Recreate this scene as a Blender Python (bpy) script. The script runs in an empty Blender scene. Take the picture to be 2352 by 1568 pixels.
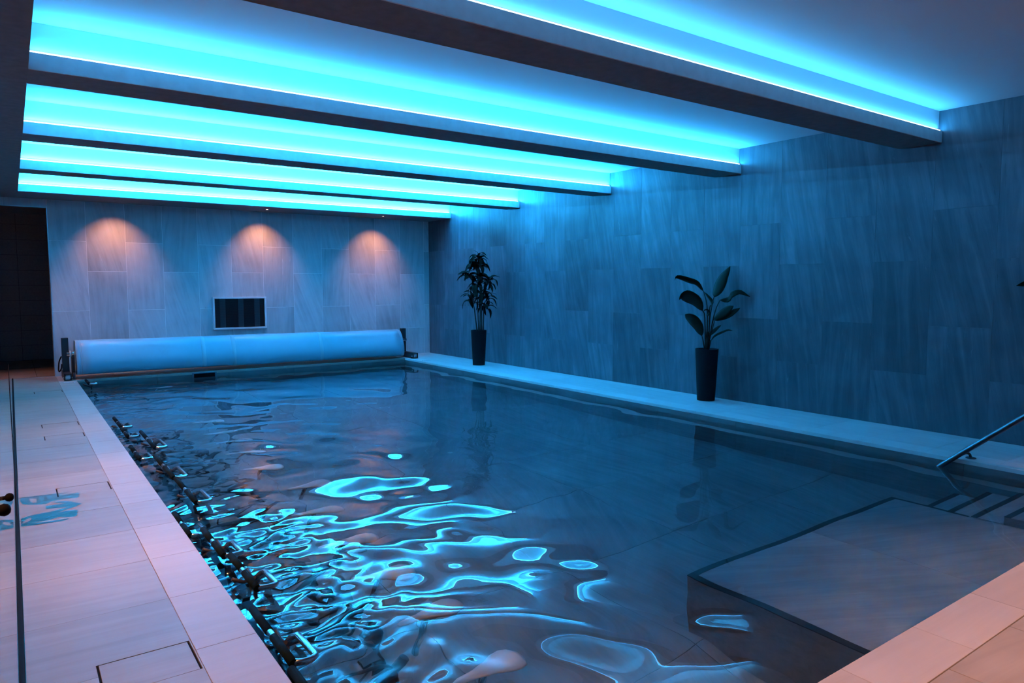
import bpy, bmesh, math, random
import numpy as np
from mathutils import Vector, Matrix, Euler
from mathutils.geometry import tessellate_polygon
random.seed(7)
scene = bpy.context.scene
COL = scene.collection
PI = math.pi
R = math.radians

# ------------------------------------------------------------------ camera, world, exposure
cam_d = bpy.data.cameras.new('camera')
cam = bpy.data.objects.new('camera', cam_d)
COL.objects.link(cam)
yaw, pitch, roll = R(35.54), R(4.547), R(-0.075)
f_ = Vector((math.sin(yaw)*math.cos(pitch), math.cos(yaw)*math.cos(pitch), -math.sin(pitch)))
r_ = Vector((math.cos(yaw), -math.sin(yaw), 0)); u_ = r_.cross(f_)
r2 = r_*math.cos(roll)+u_*math.sin(roll); u2 = u_*math.cos(roll)-r_*math.sin(roll)
m = Matrix((r2, u2, -f_)).transposed().to_4x4()
m.translation = Vector((0, 0, 1.5))
cam.matrix_world = m
cam_d.sensor_width = 36
cam_d.lens = 1610/2352*36
cam_d.clip_start = 0.01
scene.camera = cam

world = bpy.data.worlds.new('world'); scene.world = world
world.use_nodes = True
world.node_tree.nodes['Background'].inputs[0].default_value = (0.01, 0.02, 0.05, 1)
world.node_tree.nodes['Background'].inputs[1].default_value = 0.1
scene.view_settings.view_transform = 'Standard'
scene.view_settings.look = 'None'
scene.view_settings.gamma = 1
scene.view_settings.use_curve_mapping = False
scene.view_settings.exposure = 0.0
scene.cycles.use_denoising = True
scene.cycles.max_bounces = 12
scene.cycles.diffuse_bounces = 6
scene.cycles.transmission_bounces = 8
scene.cycles.transparent_max_bounces = 12
scene.cycles.sample_clamp_indirect = 0
scene.cycles.blur_glossy = 0.3

# light levels (each lamp is made inside the builder of its fixture)
LED_COL = (0.014, 0.41, 1.0)
LED_W = 230.0
LED_OUT_W = 8.0
LED_OUT_TILT = 100
LED_SHARE = (.16, .38, 1.1, 1.65, 2.1)   # the strips are dimmed step by step towards the entrance
LED_TILT = -40
LED_SEEN = (0.9, 1.0, 0.85)
WARM = (1.0, 0.38, 0.16)
WALL_SPOT_W = 54.0
AISLE_W = 270.0
NEAR_W = 430.0

# ------------------------------------------------------------------ helpers
def link(o, parent=None):
    COL.objects.link(o)
    if parent is not None:
        o.parent = parent
    return o

class MB:
    """collects simple shapes into one mesh"""
    def __init__(self):
        self.v = []; self.f = []; self.s = []
    def add(self, vs, fs, smooth=False):
        b = len(self.v)
        self.v += [tuple(x) for x in vs]
        self.f += [tuple(i+b for i in f) for f in fs]
        self.s += [smooth]*len(fs)
    def box(self, x0, x1, y0, y1, z0, z1):
        self.add([(x0,y0,z0),(x1,y0,z0),(x1,y1,z0),(x0,y1,z0),(x0,y0,z1),(x1,y0,z1),(x1,y1,z1),(x0,y1,z1)],
                 [(0,3,2,1),(4,5,6,7),(0,1,5,4),(1,2,6,5),(2,3,7,6),(3,0,4,7)])
    def tube(self, pts, rad, n=10, closed=False, cap=True):
        pts = [Vector(p) for p in pts]; k = len(pts)
        rads = rad if isinstance(rad, (list, tuple)) else [rad]*k
        rings = []; prev = None
        for i, p in enumerate(pts):
            if closed: t = (pts[(i+1) % k]-pts[i-1]).normalized()
            else: t = (pts[min(i+1, k-1)]-pts[max(i-1, 0)]).normalized()
            if prev is None:
                a = Vector((0,0,1)) if abs(t.z) < .9 else Vector((1,0,0))
                nrm = (a-t*a.dot(t)).normalized()
            else:
                nrm = (prev-t*prev.dot(t)).normalized()
            prev = nrm; bn = t.cross(nrm)
            rings.append([p+(nrm*math.cos(2*PI*j/n)+bn*math.sin(2*PI*j/n))*rads[i] for j in range(n)])
        vs = [q for r in rings for q in r]; fs = []
        for i in range(k if closed else k-1):
            i2 = (i+1) % k
            for j in range(n):
                j2 = (j+1) % n
                fs.append((i*n+j, i*n+j2, i2*n+j2, i2*n+j))
        self.add(vs, fs, True)
        if cap and not closed:
            b = len(self.v)-len(vs)
            self.f.append(tuple(b+j for j in range(n))[::-1]); self.s.append(False)
            self.f.append(tuple(b+(k-1)*n+j for j in range(n))); self.s.append(False)
    def lathe(self, prof, n=32, c=(0,0,0), cap=True):
        vs = []; fs = []
        for (r, z) in prof:
            for j in range(n):
                a = 2*PI*j/n
                vs.append((c[0]+r*math.cos(a), c[1]+r*math.sin(a), c[2]+z))
        for i in range(len(prof)-1):
            for j in range(n):
                j2 = (j+1) % n
                fs.append((i*n+j, i*n+j2, (i+1)*n+j2, (i+1)*n+j))
        self.add(vs, fs, True)
        if cap:
            b = len(self.v)-len(vs)
            self.f.append(tuple(b+j for j in range(n))[::-1]); self.s.append(False)
            self.f.append(tuple(b+(len(prof)-1)*n+j for j in range(n))); self.s.append(False)
    def prism_x(self, prof, x0, x1, smooth=False):
        """profile of (y,z) swept along x"""
        n = len(prof)
        vs = [(x0,y,z) for y,z in prof]+[(x1,y,z) for y,z in prof]
        self.add(vs, [(i, (i+1) % n, (i+1) % n+n, i+n) for i in range(n)], smooth)
        b = len(self.v)-2*n
        self.f.append(tuple(b+i for i in range(n))[::-1]); self.s.append(False)
        self.f.append(tuple(b+n+i for i in range(n))); self.s.append(False)
    def mesh(self, name, mat, fix=True):
        me = bpy.data.meshes.new(name)
        me.from_pydata(self.v, [], self.f)
        me.polygons.foreach_set('use_smooth', self.s)
        if mat is not None: me.materials.append(mat)
        if fix:
            bm = bmesh.new(); bm.from_mesh(me)
            bmesh.ops.recalc_face_normals(bm, faces=bm.faces); bm.to_mesh(me); bm.free()
        me.update()
        return me
    def build(self, name, mat, parent=None, loc=(0,0,0), rot=(0,0,0), bevel=0):
        o = bpy.data.objects.new(name, self.mesh(name, mat))
        o.location = loc; o.rotation_euler = rot
        link(o, parent)
        if bevel:
            md = o.modifiers.new('edge', 'BEVEL'); md.width = bevel; md.segments = 2; md.limit_method = 'ANGLE'
        return o

def tag(o, label, cat, group=None):
    o['label'] = label; o['category'] = cat
    if group: o['group'] = group
    return o
def thing(name, label, cat, loc=(0,0,0), rotz=0, group=None):
    o = bpy.data.objects.new(name, None); o.empty_display_size = .1
    o.location = loc; o.rotation_euler = (0,0,rotz)
    link(o); return tag(o, label, cat, group)
def struct(o):
    o['kind'] = 'structure'; return o
def curve_pts(P, n=24):
    """Catmull-Rom through P"""
    P = [Vector(p) for p in P]
    if len(P) < 3:
        return [P[0].lerp(P[-1], i/(n-1)) for i in range(n)]
    Q = [P[0]*2-P[1]]+P+[P[-1]*2-P[-2]]
    out = []
    for i in range(n):
        t = i/(n-1)*(len(P)-1); k = min(int(t), len(P)-2); u = t-k
        a, b, c, d = Q[k:k+4]
        out.append(.5*((2*b)+(c-a)*u+(2*a-5*b+4*c-d)*u*u+(3*b-a-3*c+d)*u**3))
    return out

# ------------------------------------------------------------------ materials
def new_mat(name):
    mt = bpy.data.materials.new(name); mt.use_nodes = True
    nt = mt.node_tree; b = nt.nodes['Principled BSDF']
    return mt, nt, b
def simple(name, col, rough=.5, metal=0, spec=.5, emit=None, strength=0, noise=0.0, nscale=30):
    mt, nt, b = new_mat(name)
    b.inputs['Base Color'].default_value = (*col, 1)
    b.inputs['Roughness'].default_value = rough
    b.inputs['Metallic'].default_value = metal
    b.inputs['Specular IOR Level'].default_value = spec
    if emit:
        b.inputs['Emission Color'].default_value = (*emit, 1)
        b.inputs['Emission Strength'].default_value = strength
    if noise:
        tc = nt.nodes.new('ShaderNodeTexCoord'); n = nt.nodes.new('ShaderNodeTexNoise')
        n.inputs['Scale'].default_value = nscale; n.inputs['Detail'].default_value = 4
        nt.links.new(tc.outputs['Object'], n.inputs['Vector'])
        r = nt.nodes.new('ShaderNodeMapRange')
        r.inputs['From Min'].default_value = .3; r.inputs['From Max'].default_value = .7
        r.inputs['To Min'].default_value = 1-noise; r.inputs['To Max'].default_value = 1+noise
        nt.links.new(n.outputs['Fac'], r.inputs['Value'])
        h = nt.nodes.new('ShaderNodeVectorMath'); h.operation = 'SCALE'
        h.inputs[0].default_value = col
        nt.links.new(r.outputs['Result'], h.inputs['Scale'])
        nt.links.new(h.outputs['Vector'], b.inputs['Base Color'])
        bp = nt.nodes.new('ShaderNodeBump'); bp.inputs['Strength'].default_value = .15; bp.inputs['Distance'].default_value = .004
        nt.links.new(n.outputs['Fac'], bp.inputs['Height']); nt.links.new(bp.outputs['Normal'], b.inputs['Normal'])
    return mt

def stone(name, c_dark, c_mid, c_light, rough=.45, axis='z', angle=10, tile_var=.16, vein=.5, spec=.4):
    """slate-look porcelain: long streaks along one local axis, each piece its own cut of the stone"""
    mt, nt, b = new_mat(name); N = nt.nodes; L = nt.links
    tc = N.new('ShaderNodeTexCoord'); oi = N.new('ShaderNodeObjectInfo')
    off = N.new('ShaderNodeVectorMath'); off.operation = 'SCALE'
    cx = N.new('ShaderNodeCombineXYZ')
    for i, k in enumerate((37.0, 91.0, 53.0)):
        mm = N.new('ShaderNodeMath'); mm.operation = 'MULTIPLY'; mm.inputs[1].default_value = k
        L.new(oi.outputs['Random'], mm.inputs[0]); L.new(mm.outputs[0], cx.inputs[i])
    add = N.new('ShaderNodeVectorMath'); add.operation = 'ADD'
    L.new(tc.outputs['Object'], add.inputs[0]); L.new(cx.outputs[0], add.inputs[1])
    # the streak angle differs a little from piece to piece
    ang = N.new('ShaderNodeMapRange'); ang.inputs['To Min'].default_value = R(-angle*.4); ang.inputs['To Max'].default_value = R(angle*1.7)
    fr = N.new('ShaderNodeMath'); fr.operation = 'FRACT'; m7 = N.new('ShaderNodeMath'); m7.operation = 'MULTIPLY'; m7.inputs[1].default_value = 17.3
    L.new(oi.outputs['Random'], m7.inputs[0]); L.new(m7.outputs[0], fr.inputs[0]); L.new(fr.outputs[0], ang.inputs['Value'])
    vr = N.new('ShaderNodeVectorRotate'); vr.rotation_type = 'Y_AXIS' if axis == 'z' else 'Z_AXIS'
    L.new(add.outputs[0], vr.inputs['Vector']); L.new(ang.outputs[0], vr.inputs['Angle'])
    def noise(sc, detail, dist, rough_=.55):
        mp = N.new('ShaderNodeVectorMath'); mp.operation = 'MULTIPLY'; mp.inputs[1].default_value = sc
        L.new(vr.outputs[0], mp.inputs[0])
        n = N.new('ShaderNodeTexNoise'); n.inputs['Scale'].default_value = 1; n.inputs['Detail'].default_value = detail
        n.inputs['Distortion'].default_value = dist; n.inputs['Roughness'].default_value = rough_
        L.new(mp.outputs[0], n.inputs['Vector']); return n
    lo, hi = 1.1, 13.0
    sc = {'z': (hi, hi, lo), 'y': (hi, lo, hi), 'x': (lo, hi, hi)}[axis]
    n1 = noise(sc, 6, .6, .62)
    n2 = noise(tuple(s*2.6 for s in sc), 5, .9, .65)
    n3 = noise((1.6, 1.6, 1.6), 3, .2)
    rp = N.new('ShaderNodeValToRGB'); e = rp.color_ramp.elements
    e[0].position = .28; e[0].color = (*c_dark, 1); e[1].position = .75; e[1].color = (*c_light, 1)
    k = e.new(.5); k.color = (*c_mid, 1)
    mx = N.new('ShaderNodeMath'); mx.operation = 'MULTIPLY_ADD'; mx.inputs[1].default_value = .45
    L.new(n3.outputs['Fac'], mx.inputs[0])
    m2 = N.new('ShaderNodeMath'); m2.operation = 'MULTIPLY_ADD'; m2.inputs[1].default_value = .6; m2.inputs[2].default_value = -.02
    L.new(n1.outputs['Fac'], m2.inputs[0]); L.new(m2.outputs[0], mx.inputs[2])
    L.new(mx.outputs[0], rp.inputs['Fac'])
    # thin pale and dark veins
    vr1 = N.new('ShaderNodeMapRange'); vr1.inputs['From Min'].default_value = .66; vr1.inputs['From Max'].default_value = .74
    vr1.inputs['To Max'].default_value = vein
    L.new(n2.outputs['Fac'], vr1.inputs['Value'])
    mixv = N.new('ShaderNodeMixRGB'); mixv.inputs[2].default_value = (*[min(1, c*1.5) for c in c_light], 1)
    L.new(vr1.outputs[0], mixv.inputs[0]); L.new(rp.outputs[0], mixv.inputs[1])
    vr2 = N.new('ShaderNodeMapRange'); vr2.inputs['From Min'].default_value = .34; vr2.inputs['From Max'].default_value = .27
    vr2.inputs['To Max'].default_value = vein*1.1
    L.new(n2.outputs['Fac'], vr2.inputs['Value'])
    mixd = N.new('ShaderNodeMixRGB'); mixd.inputs[2].default_value = (*[c*.55 for c in c_dark], 1)
    L.new(vr2.outputs[0], mixd.inputs[0]); L.new(mixv.outputs[0], mixd.inputs[1])
    tv = N.new('ShaderNodeMapRange'); tv.inputs['To Min'].default_value = 1-tile_var; tv.inputs['To Max'].default_value = 1+tile_var
    L.new(oi.outputs['Random'], tv.inputs['Value'])
    sc_ = N.new('ShaderNodeVectorMath'); sc_.operation = 'SCALE'
    L.new(mixd.outputs[0], sc_.inputs[0]); L.new(tv.outputs[0], sc_.inputs['Scale'])
    L.new(sc_.outputs[0], b.inputs['Base Color'])
    b.inputs['Roughness'].default_value = rough
    b.inputs['Specular IOR Level'].default_value = spec
    bp = N.new('ShaderNodeBump'); bp.inputs['Strength'].default_value = .25; bp.inputs['Distance'].default_value = .003
    L.new(n1.outputs['Fac'], bp.inputs['Height']); L.new(bp.outputs['Normal'], b.inputs['Normal'])
    return mt

M = {}
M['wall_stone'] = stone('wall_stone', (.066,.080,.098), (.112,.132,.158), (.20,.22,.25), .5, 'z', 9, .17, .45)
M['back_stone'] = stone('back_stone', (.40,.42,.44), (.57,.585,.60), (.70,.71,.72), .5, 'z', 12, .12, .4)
M['deck_stone'] = stone('deck_stone', (.265,.205,.16), (.335,.26,.205), (.40,.315,.255), .42, 'x', 5, .05, .2)  # stone toned down and warmed, standing in for weaker, warmer light
M['deck_stone_y_lit'] = stone('deck_stone_y_lit', (.60,.585,.58), (.70,.69,.68), (.77,.76,.75), .42, 'y', 5, .05, .2)  # same deck stone, lightened in place of stronger light along the right walkway
M['coping_lit'] = stone('coping_lit', (.70,.69,.68), (.77,.76,.75), (.82,.81,.80), .42, 'x', 5, .05, .12)  # right coping, lightened the same way to stand in for its stronger light
M['coping'] = stone('coping', (.40,.325,.275), (.455,.37,.315), (.505,.415,.355), .42, 'x', 5, .05, .12)  # other coping, its darker warm tone standing in for weaker light
M['pool_stone'] = stone('pool_stone', (.13,.135,.145), (.19,.195,.205), (.25,.255,.265), .5, 'y', 25, .06, .3)
M['pool_wall'] = stone('pool_wall', (.13,.135,.145), (.19,.195,.205), (.25,.255,.265), .5, 'x', 10, .06, .3)
M['step_stone'] = stone('step_stone', (.20,.20,.215), (.28,.28,.30), (.37,.37,.39), .5, 'x', 18, .06, .3)
M['dark_edge'] = simple('dark_edge', (.02,.022,.024), .4)
M['grout_light'] = simple('grout_light', (.95,.95,.95), .8)
M['grout_dark'] = simple('grout_dark', (.13,.14,.155), .8)
M['grout_deck'] = simple('grout_deck', (.16,.14,.125), .8)
M['plaster'] = simple('plaster', (.52,.535,.545), .8, noise=.10, nscale=14)
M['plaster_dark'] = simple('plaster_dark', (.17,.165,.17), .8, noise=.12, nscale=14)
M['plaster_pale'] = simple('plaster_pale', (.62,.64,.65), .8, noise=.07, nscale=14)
M['paint'] = simple('paint', (.66,.68,.70), .85)
M['led'] = simple('led', (.8,.8,.8), .4, emit=LED_SEEN, strength=3.0)
M['corridor'] = simple('corridor', (.33,.34,.37), .4, noise=.1)
M['corridor_floor'] = simple('corridor_floor', (.22,.19,.17), .5, noise=.1)
M['alu'] = simple('alu', (.75,.76,.78), .3, metal=1)
M['white_metal'] = simple('white_metal', (.72,.76,.78), .4)
M['rail_steel'] = simple('rail_steel', (.20,.21,.23), .42, metal=1)
M['chrome'] = simple('chrome', (.88,.88,.88), .2, metal=1)
M['black_metal'] = simple('black_metal', (.035,.036,.04), .45)
M['dark_steel'] = simple('dark_steel', (.045,.047,.055), .45, metal=.3)
M['black_rubber'] = simple('black_rubber', (.006,.006,.007), .8, spec=.15)
M['foam'] = simple('foam', (.004,.014,.017), .85, spec=.12, noise=.2, nscale=120)
M['saddle'] = simple('saddle', (.62,.58,.57), .5)
M['cover'] = simple('cover', (.34,.62,.74), .3, noise=.02, nscale=5)
M['cover_seam'] = simple('cover_seam', (.46,.68,.76), .4)
M['pot'] = simple('pot', (.011,.013,.017), .65, spec=.15, noise=.05)
M['soil'] = simple('soil', (.03,.022,.016), .9, noise=.3)
M['leaf'] = simple('leaf', (.008,.018,.009), .5, spec=.12, noise=.15, nscale=12)
M['palm'] = simple('palm', (.006,.012,.007), .55, spec=.12, noise=.15, nscale=12)
M['stem'] = simple('stem', (.012,.018,.011), .6)
M['white_plastic'] = simple('white_plastic', (.75,.77,.78), .35)
M['duct'] = simple('duct', (.16,.18,.23), .5)
M['dark_inside'] = simple('dark_inside', (.03,.026,.03), .8)
M['vinyl'] = simple('vinyl', (.012,.014,.018), .8, spec=.1)
M['lens'] = simple('lens', (.9,.8,.7), .4, emit=(1,.78,.58), strength=9)
M['lens_dim'] = simple('lens_dim', (.1,.1,.1), .4, emit=(1,.78,.58), strength=.02)

def glass_mat():
    mt = bpy.data.materials.new('clear_glass'); mt.use_nodes = True
    nt = mt.node_tree; N = nt.nodes; L = nt.links
    N.remove(N['Principled BSDF']); out = N['Material Output']
    g = N.new('ShaderNodeNewGeometry'); mr = N.new('ShaderNodeMapRange')
    mr.inputs['To Min'].default_value = 1.5; mr.inputs['To Max'].default_value = 1/1.5
    L.new(g.outputs['Backfacing'], mr.inputs['Value'])
    fr = N.new('ShaderNodeFresnel'); L.new(mr.outputs[0], fr.inputs['IOR'])
    t = N.new('ShaderNodeBsdfTransparent'); t.inputs[0].default_value = (.95,.975,.965,1)
    gl = N.new('ShaderNodeBsdfGlossy'); gl.inputs['Roughness'].default_value = .01; gl.inputs[0].default_value = (1,1,1,1)
    mx = N.new('ShaderNodeMixShader')
    L.new(fr.outputs[0], mx.inputs[0]); L.new(t.outputs[0], mx.inputs[1]); L.new(gl.outputs[0], mx.inputs[2])
    L.new(mx.outputs[0], out.inputs[0]); return mt
M['glass'] = glass_mat()
def water_mat():
    mt, nt, b = new_mat('pool_water')
    b.inputs['Base Color'].default_value = (.80,.93,.97,1)
    b.inputs['Roughness'].default_value = 0
    b.inputs['IOR'].default_value = 1.333
    b.inputs['Transmission Weight'].default_value = 1
    return mt
M['water'] = water_mat()

# ------------------------------------------------------------------ dimensions
XW, YW = 7.644, 13.898           # right wall, back wall (tile faces)
ZC, ZB, ZT = 3.233, 2.919, 3.03  # ceiling, beam underside, top of the lit ledge
PX0, PX1, PY0, PY1 = .802, 6.62, 1.40, 13.10   # pool
ZF, ZW_ = -1.2, -.09             # pool floor, water level
XS = .165                        # edge of the left soffit
XG = -.033                       # glass
tile_cache = {}
def tile_obj(kind, w, h, mat, parent, loc, t=.01, bev=.0012, rot=(0,0,0), name='tile'):
    """kind 'v': stands in local xz, faces -y at y=0; kind 'h': lies in local xy, top at z=0. Origin at the low corner."""
    key = (kind, round(w,3), round(h,3), mat.name, t)
    me = tile_cache.get(key)
    if me is None:
        b = MB(); e = bev
        if kind == 'v':
            vs = [(0,t,0),(w,t,0),(w,t,h),(0,t,h),(0,e,0),(w,e,0),(w,e,h),(0,e,h),(e,0,e),(w-e,0,e),(w-e,0,h-e),(e,0,h-e)]
        else:
            vs = [(0,0,-t),(w,0,-t),(w,h,-t),(0,h,-t),(0,0,-e),(w,0,-e),(w,h,-e),(0,h,-e),(e,e,0),(w-e,e,0),(w-e,h-e,0),(e,h-e,0)]
        fs = [(0,1,2,3)]+[(i,(i+1)%4,(i+1)%4+4,i+4) for i in range(4)]+[(i+4,(i+1)%4+4,(i+1)%4+8,i+8) for i in range(4)]+[(8,9,10,11)]
        b.add(vs, fs)
        me = b.mesh('tile', mat); tile_cache[key] = me
    o = bpy.data.objects.new(name, me); o.location = loc; o.rotation_euler = rot
    return link(o, parent)

# ------------------------------------------------------------------ walls
G = .003
def wall_columns(edges, joints, z_top, put, G=.0055):
    for i in range(len(edges)-1):
        a, c = edges[i], edges[i+1]
        zs = [0]+[z for z in joints[i % 2] if z < z_top-.02]+[z_top]
        for z0, z1 in zip(zs[:-1], zs[1:]):
            put(a+G/2, c-G/2, z0+(G/2 if z0 else .002), z1-G/2)
JE = (1.085, 2.255); JO = (.575, 1.752)
b = MB(); b.box(.552, 7.8, YW+.0016, YW+.2, -1.4, ZC); b.box(-2.7, .552, YW+.0016, YW+.2, 2.785, ZC); b.box(-2.7, -1.2, YW+.0105, YW+.2, -.2, 2.785)
wall_back = struct(b.build('wall_back', M['grout_light']))
ex = [.555]+[1.09+.5845*k for k in range(12)]+[XW-.001]
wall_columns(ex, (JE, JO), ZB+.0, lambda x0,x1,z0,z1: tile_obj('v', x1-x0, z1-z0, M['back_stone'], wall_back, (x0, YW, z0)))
# over the doorway
tile_obj('v', .552-(-.03)-.004, ZB-2.79, M['back_stone'], wall_back, (-.03, YW, 2.79))
tile_obj('v', .58, ZB-2.79, M['back_stone'], wall_back, (-.613, YW, 2.79))
tile_obj('v', .58, ZB-2.79, M['back_stone'], wall_back, (-1.2, YW, 2.79))

b = MB(); b.box(XW+.0014, XW+.2, -2.7, YW+.2, -1.4, ZC)
wall_right = struct(b.build('wall_right', M['grout_dark']))
yedges = [13.897]+[13.191-.5784*k for k in range(27)]
def put_r(y1, y0, z0, z1): pass
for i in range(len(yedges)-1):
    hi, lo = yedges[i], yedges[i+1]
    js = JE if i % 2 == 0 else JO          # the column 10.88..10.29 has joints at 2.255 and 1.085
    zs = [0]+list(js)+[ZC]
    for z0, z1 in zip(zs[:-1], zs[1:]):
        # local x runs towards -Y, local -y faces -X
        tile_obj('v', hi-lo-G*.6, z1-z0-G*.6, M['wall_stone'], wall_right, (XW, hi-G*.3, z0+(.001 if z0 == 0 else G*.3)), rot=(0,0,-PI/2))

b = MB(); b.box(-2.7, 7.8, -2.9, -2.7, -.2, ZC); struct(b.build('wall_near', M['plaster_dark']))
b = MB(); b.box(-2.9, -2.7, -2.9, YW+.2, -.2, ZC); struct(b.build('wall_left', M['plaster_dark']))

# ------------------------------------------------------------------ ceiling, soffits and lit beams
b = MB(); b.box(-2.9, 7.85, -2.9, YW+.2, ZC, ZC+.15)
struct(b.build('ceiling', M['paint']))
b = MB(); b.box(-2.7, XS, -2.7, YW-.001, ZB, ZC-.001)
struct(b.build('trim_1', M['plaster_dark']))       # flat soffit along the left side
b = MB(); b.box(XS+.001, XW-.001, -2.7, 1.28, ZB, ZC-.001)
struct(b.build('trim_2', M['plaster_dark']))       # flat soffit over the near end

BY0 = [3.309, 5.674, 8.052, 10.453, 12.913]
BY1 = [3.723, 6.084, 8.464, 10.864, YW-.002]
ORD = ['nearest to the camera', 'second from the camera', 'third from the camera', 'fourth from the camera']
for i in range(5):
    y0, y1 = BY0[i], BY1[i]
    led = .036
    lab = ('grey plaster ceiling beam with a lit ledge, '+ORD[i]) if i < 4 else 'wide grey plaster ceiling bulkhead with a lit ledge and downlights, against the tiled back wall'
    t = thing('ceiling_beam', lab, 'beam', (XS, y0, ZB), 0, 'lit ceiling beams' if i < 4 else None)
    w = XW-XS-.002
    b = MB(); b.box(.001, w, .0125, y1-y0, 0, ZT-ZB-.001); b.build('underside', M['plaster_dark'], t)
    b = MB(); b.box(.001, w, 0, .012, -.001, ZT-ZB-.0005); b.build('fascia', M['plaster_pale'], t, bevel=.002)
    b = MB(); b.box(.001, w, led, y1-y0, ZT-ZB, ZC-ZB-.001)
    b.build('core', M['paint'], t)
    b = MB(); b.box(.01, w-.03, .006, .016, ZT-ZB, ZT-ZB+.009)
    b.build('light_strip', M['led'], t)
    # the strip shines up into the cove and, more weakly, out over its edge into the room
    for watts, yy, turn in ((LED_W, .019, PI-R(LED_TILT)), (LED_OUT_W, .003, PI+R(LED_OUT_TILT))):
        ld = bpy.data.lights.new('led_light', 'AREA'); ld.shape = 'RECTANGLE'; ld.size = w-.04; ld.size_y = .012
        ld.color = LED_COL; ld.energy = watts*LED_SHARE[i]
        lo = bpy.data.objects.new('led_light', ld); lo.location = (w/2, yy, ZT-ZB+.012); lo.rotation_euler = (turn, 0, 0)
        link(lo, t)

# ------------------------------------------------------------------ floors and pool basin
b = MB()
b.box(-2.7, PX0-.02, -2.7, YW+.0, -.25, -.0105)
b.box(PX1+.02, XW+.0105, -2.7, YW+.0, -.25, -.0105)
b.box(PX0-.02, PX1+.02, -2.7, PY0-.02, -.25, -.0105)
b.box(PX0-.02, PX1+.02, PY1+.02, YW+.0, -.25, -.0105)
floor = struct(b.build('floor', M['grout_deck']))

LIDS = [(.207,.549,2.866,3.131), (.207,.549,5.880,6.132), (.207,.549,8.147,8.372), (.207,.549,8.866,9.104), (.207,.549,11.79,12.0)]
def cut_tile(x0, x1, y0, y1, mat, parent):
    """floor tile with the openings of the access lids cut out of it"""
    hs = [h for h in LIDS if h[0] < x1 and h[1] > x0 and h[2] < y1 and h[3] > y0]
    if not hs:
        return tile_obj('h', x1-x0, y1-y0, mat, parent, (x0, y0, 0))
    xs = sorted({x0, x1, *[max(x0, min(x1, v)) for h in hs for v in h[:2]]})
    ys = sorted({y0, y1, *[max(y0, min(y1, v)) for h in hs for v in h[2:]]})
    keep = {}
    for i in range(len(xs)-1):
        for j in range(len(ys)-1):
            cx, cy = (xs[i]+xs[i+1])/2, (ys[j]+ys[j+1])/2
            keep[i,j] = not any(h[0] < cx < h[1] and h[2] < cy < h[3] for h in hs)
    b = MB()
    for (i,j), k in keep.items():
        if not k: continue
        a, c, d, e = xs[i]-x0, xs[i+1]-x0, ys[j]-y0, ys[j+1]-y0
        b.add([(a,d,0),(c,d,0),(c,e,0),(a,e,0)], [(0,1,2,3)])
        for (di,dj,p,q) in ((-1,0,(a,e),(a,d)),(1,0,(c,d),(c,e)),(0,-1,(a,d),(c,d)),(0,1,(c,e),(a,e))):
            if not keep.get((i+di,j+dj), False):
                b.add([(p[0],p[1],-.01),(q[0],q[1],-.01),(q[0],q[1],0),(p[0],p[1],0)], [(0,1,2,3)])
    return b.build('tile', mat, parent, (x0, y0, 0))
# left walkway
yj = [3.033-.5925*6+.5925*k for k in range(24)]
yj = [y for y in yj if y < YW-.15]+[YW-.001]
for y0, y1 in zip(yj[:-1], yj[1:]):
    cut_tile(XG+.012, .555-.001, y0+.0008, y1-.0008, M['deck_stone'], floor)
    tile_obj('h', .585, y1-y0-.0016, M['pool_stone'], floor, (XG-.6, y0+.0008, 0))
    if y0 > PY0-.3:
        if y1 > PY1+.3:
            continue
        tile_obj('h', PX0-.555-.002, y1-y0-.0016, M['coping'], floor, (.555+.001, y0+.0008, .0), t=.035)
tile_obj('h', PX0-.557, YW-.003-13.108, M['coping'], floor, (.556, 13.107, 0), t=.035)
# right walkway: coping, tiles, narrow strip at the wall
yj2 = [1.16+.585*k for k in range(30)]
yj2 = [y for y in yj2 if y < YW-.1]+[YW-.001]
for y0, y1 in zip(yj2[:-1], yj2[1:]):
    tile_obj('h', .246, y1-y0-.002, M['coping_lit'], floor, (PX1, y0+.001, 0), t=.035)
    tile_obj('h', .583, y1-y0-.002, M['deck_stone_y_lit'], floor, (PX1+.249, y0+.001, 0))
    tile_obj('h', XW-(PX1+.249+.585)-.002, y1-y0-.002, M['deck_stone_y_lit'], floor, (PX1+.249+.585, y0+.001, 0))
# back strip
xj = [PX0+.582*k for k in range(10)]+[PX1-.001]
for x0, x1 in zip(xj[:-1], xj[1:]):
    tile_obj('h', x1-x0-.002, .246, M['coping'], floor, (x0+.001, PY1, 0), t=.035)
    tile_obj('h', x1-x0-.002, YW-PY1-.25, M['deck_stone'], floor, (x0+.001, PY1+.249, 0))
# near walkway
xn = [PX0+.03+.5845*k for k in range(-1, 10)]
for x0, x1 in zip(xn[:-1], xn[1:]):
    x0 = max(x0, .557); x1 = min(x1, PX1-.001)
    tile_obj('h', x1-x0-.002, .243, M['coping'], floor, (x0+.001, PY0-.243, 0), t=.035)
xt = [.557+.5925*k for k in range(13)]
xt[-1] = XW-.002
for x0, x1 in zip(xt[:-1], xt[1:]):
    for y0, y1 in ((.57, 1.155), (-.02, .567)):
        tile_obj('h', x1-x0-.003, y1-y0-.003, M['deck_stone'], floor, (x0+.001, y0, 0))

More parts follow.
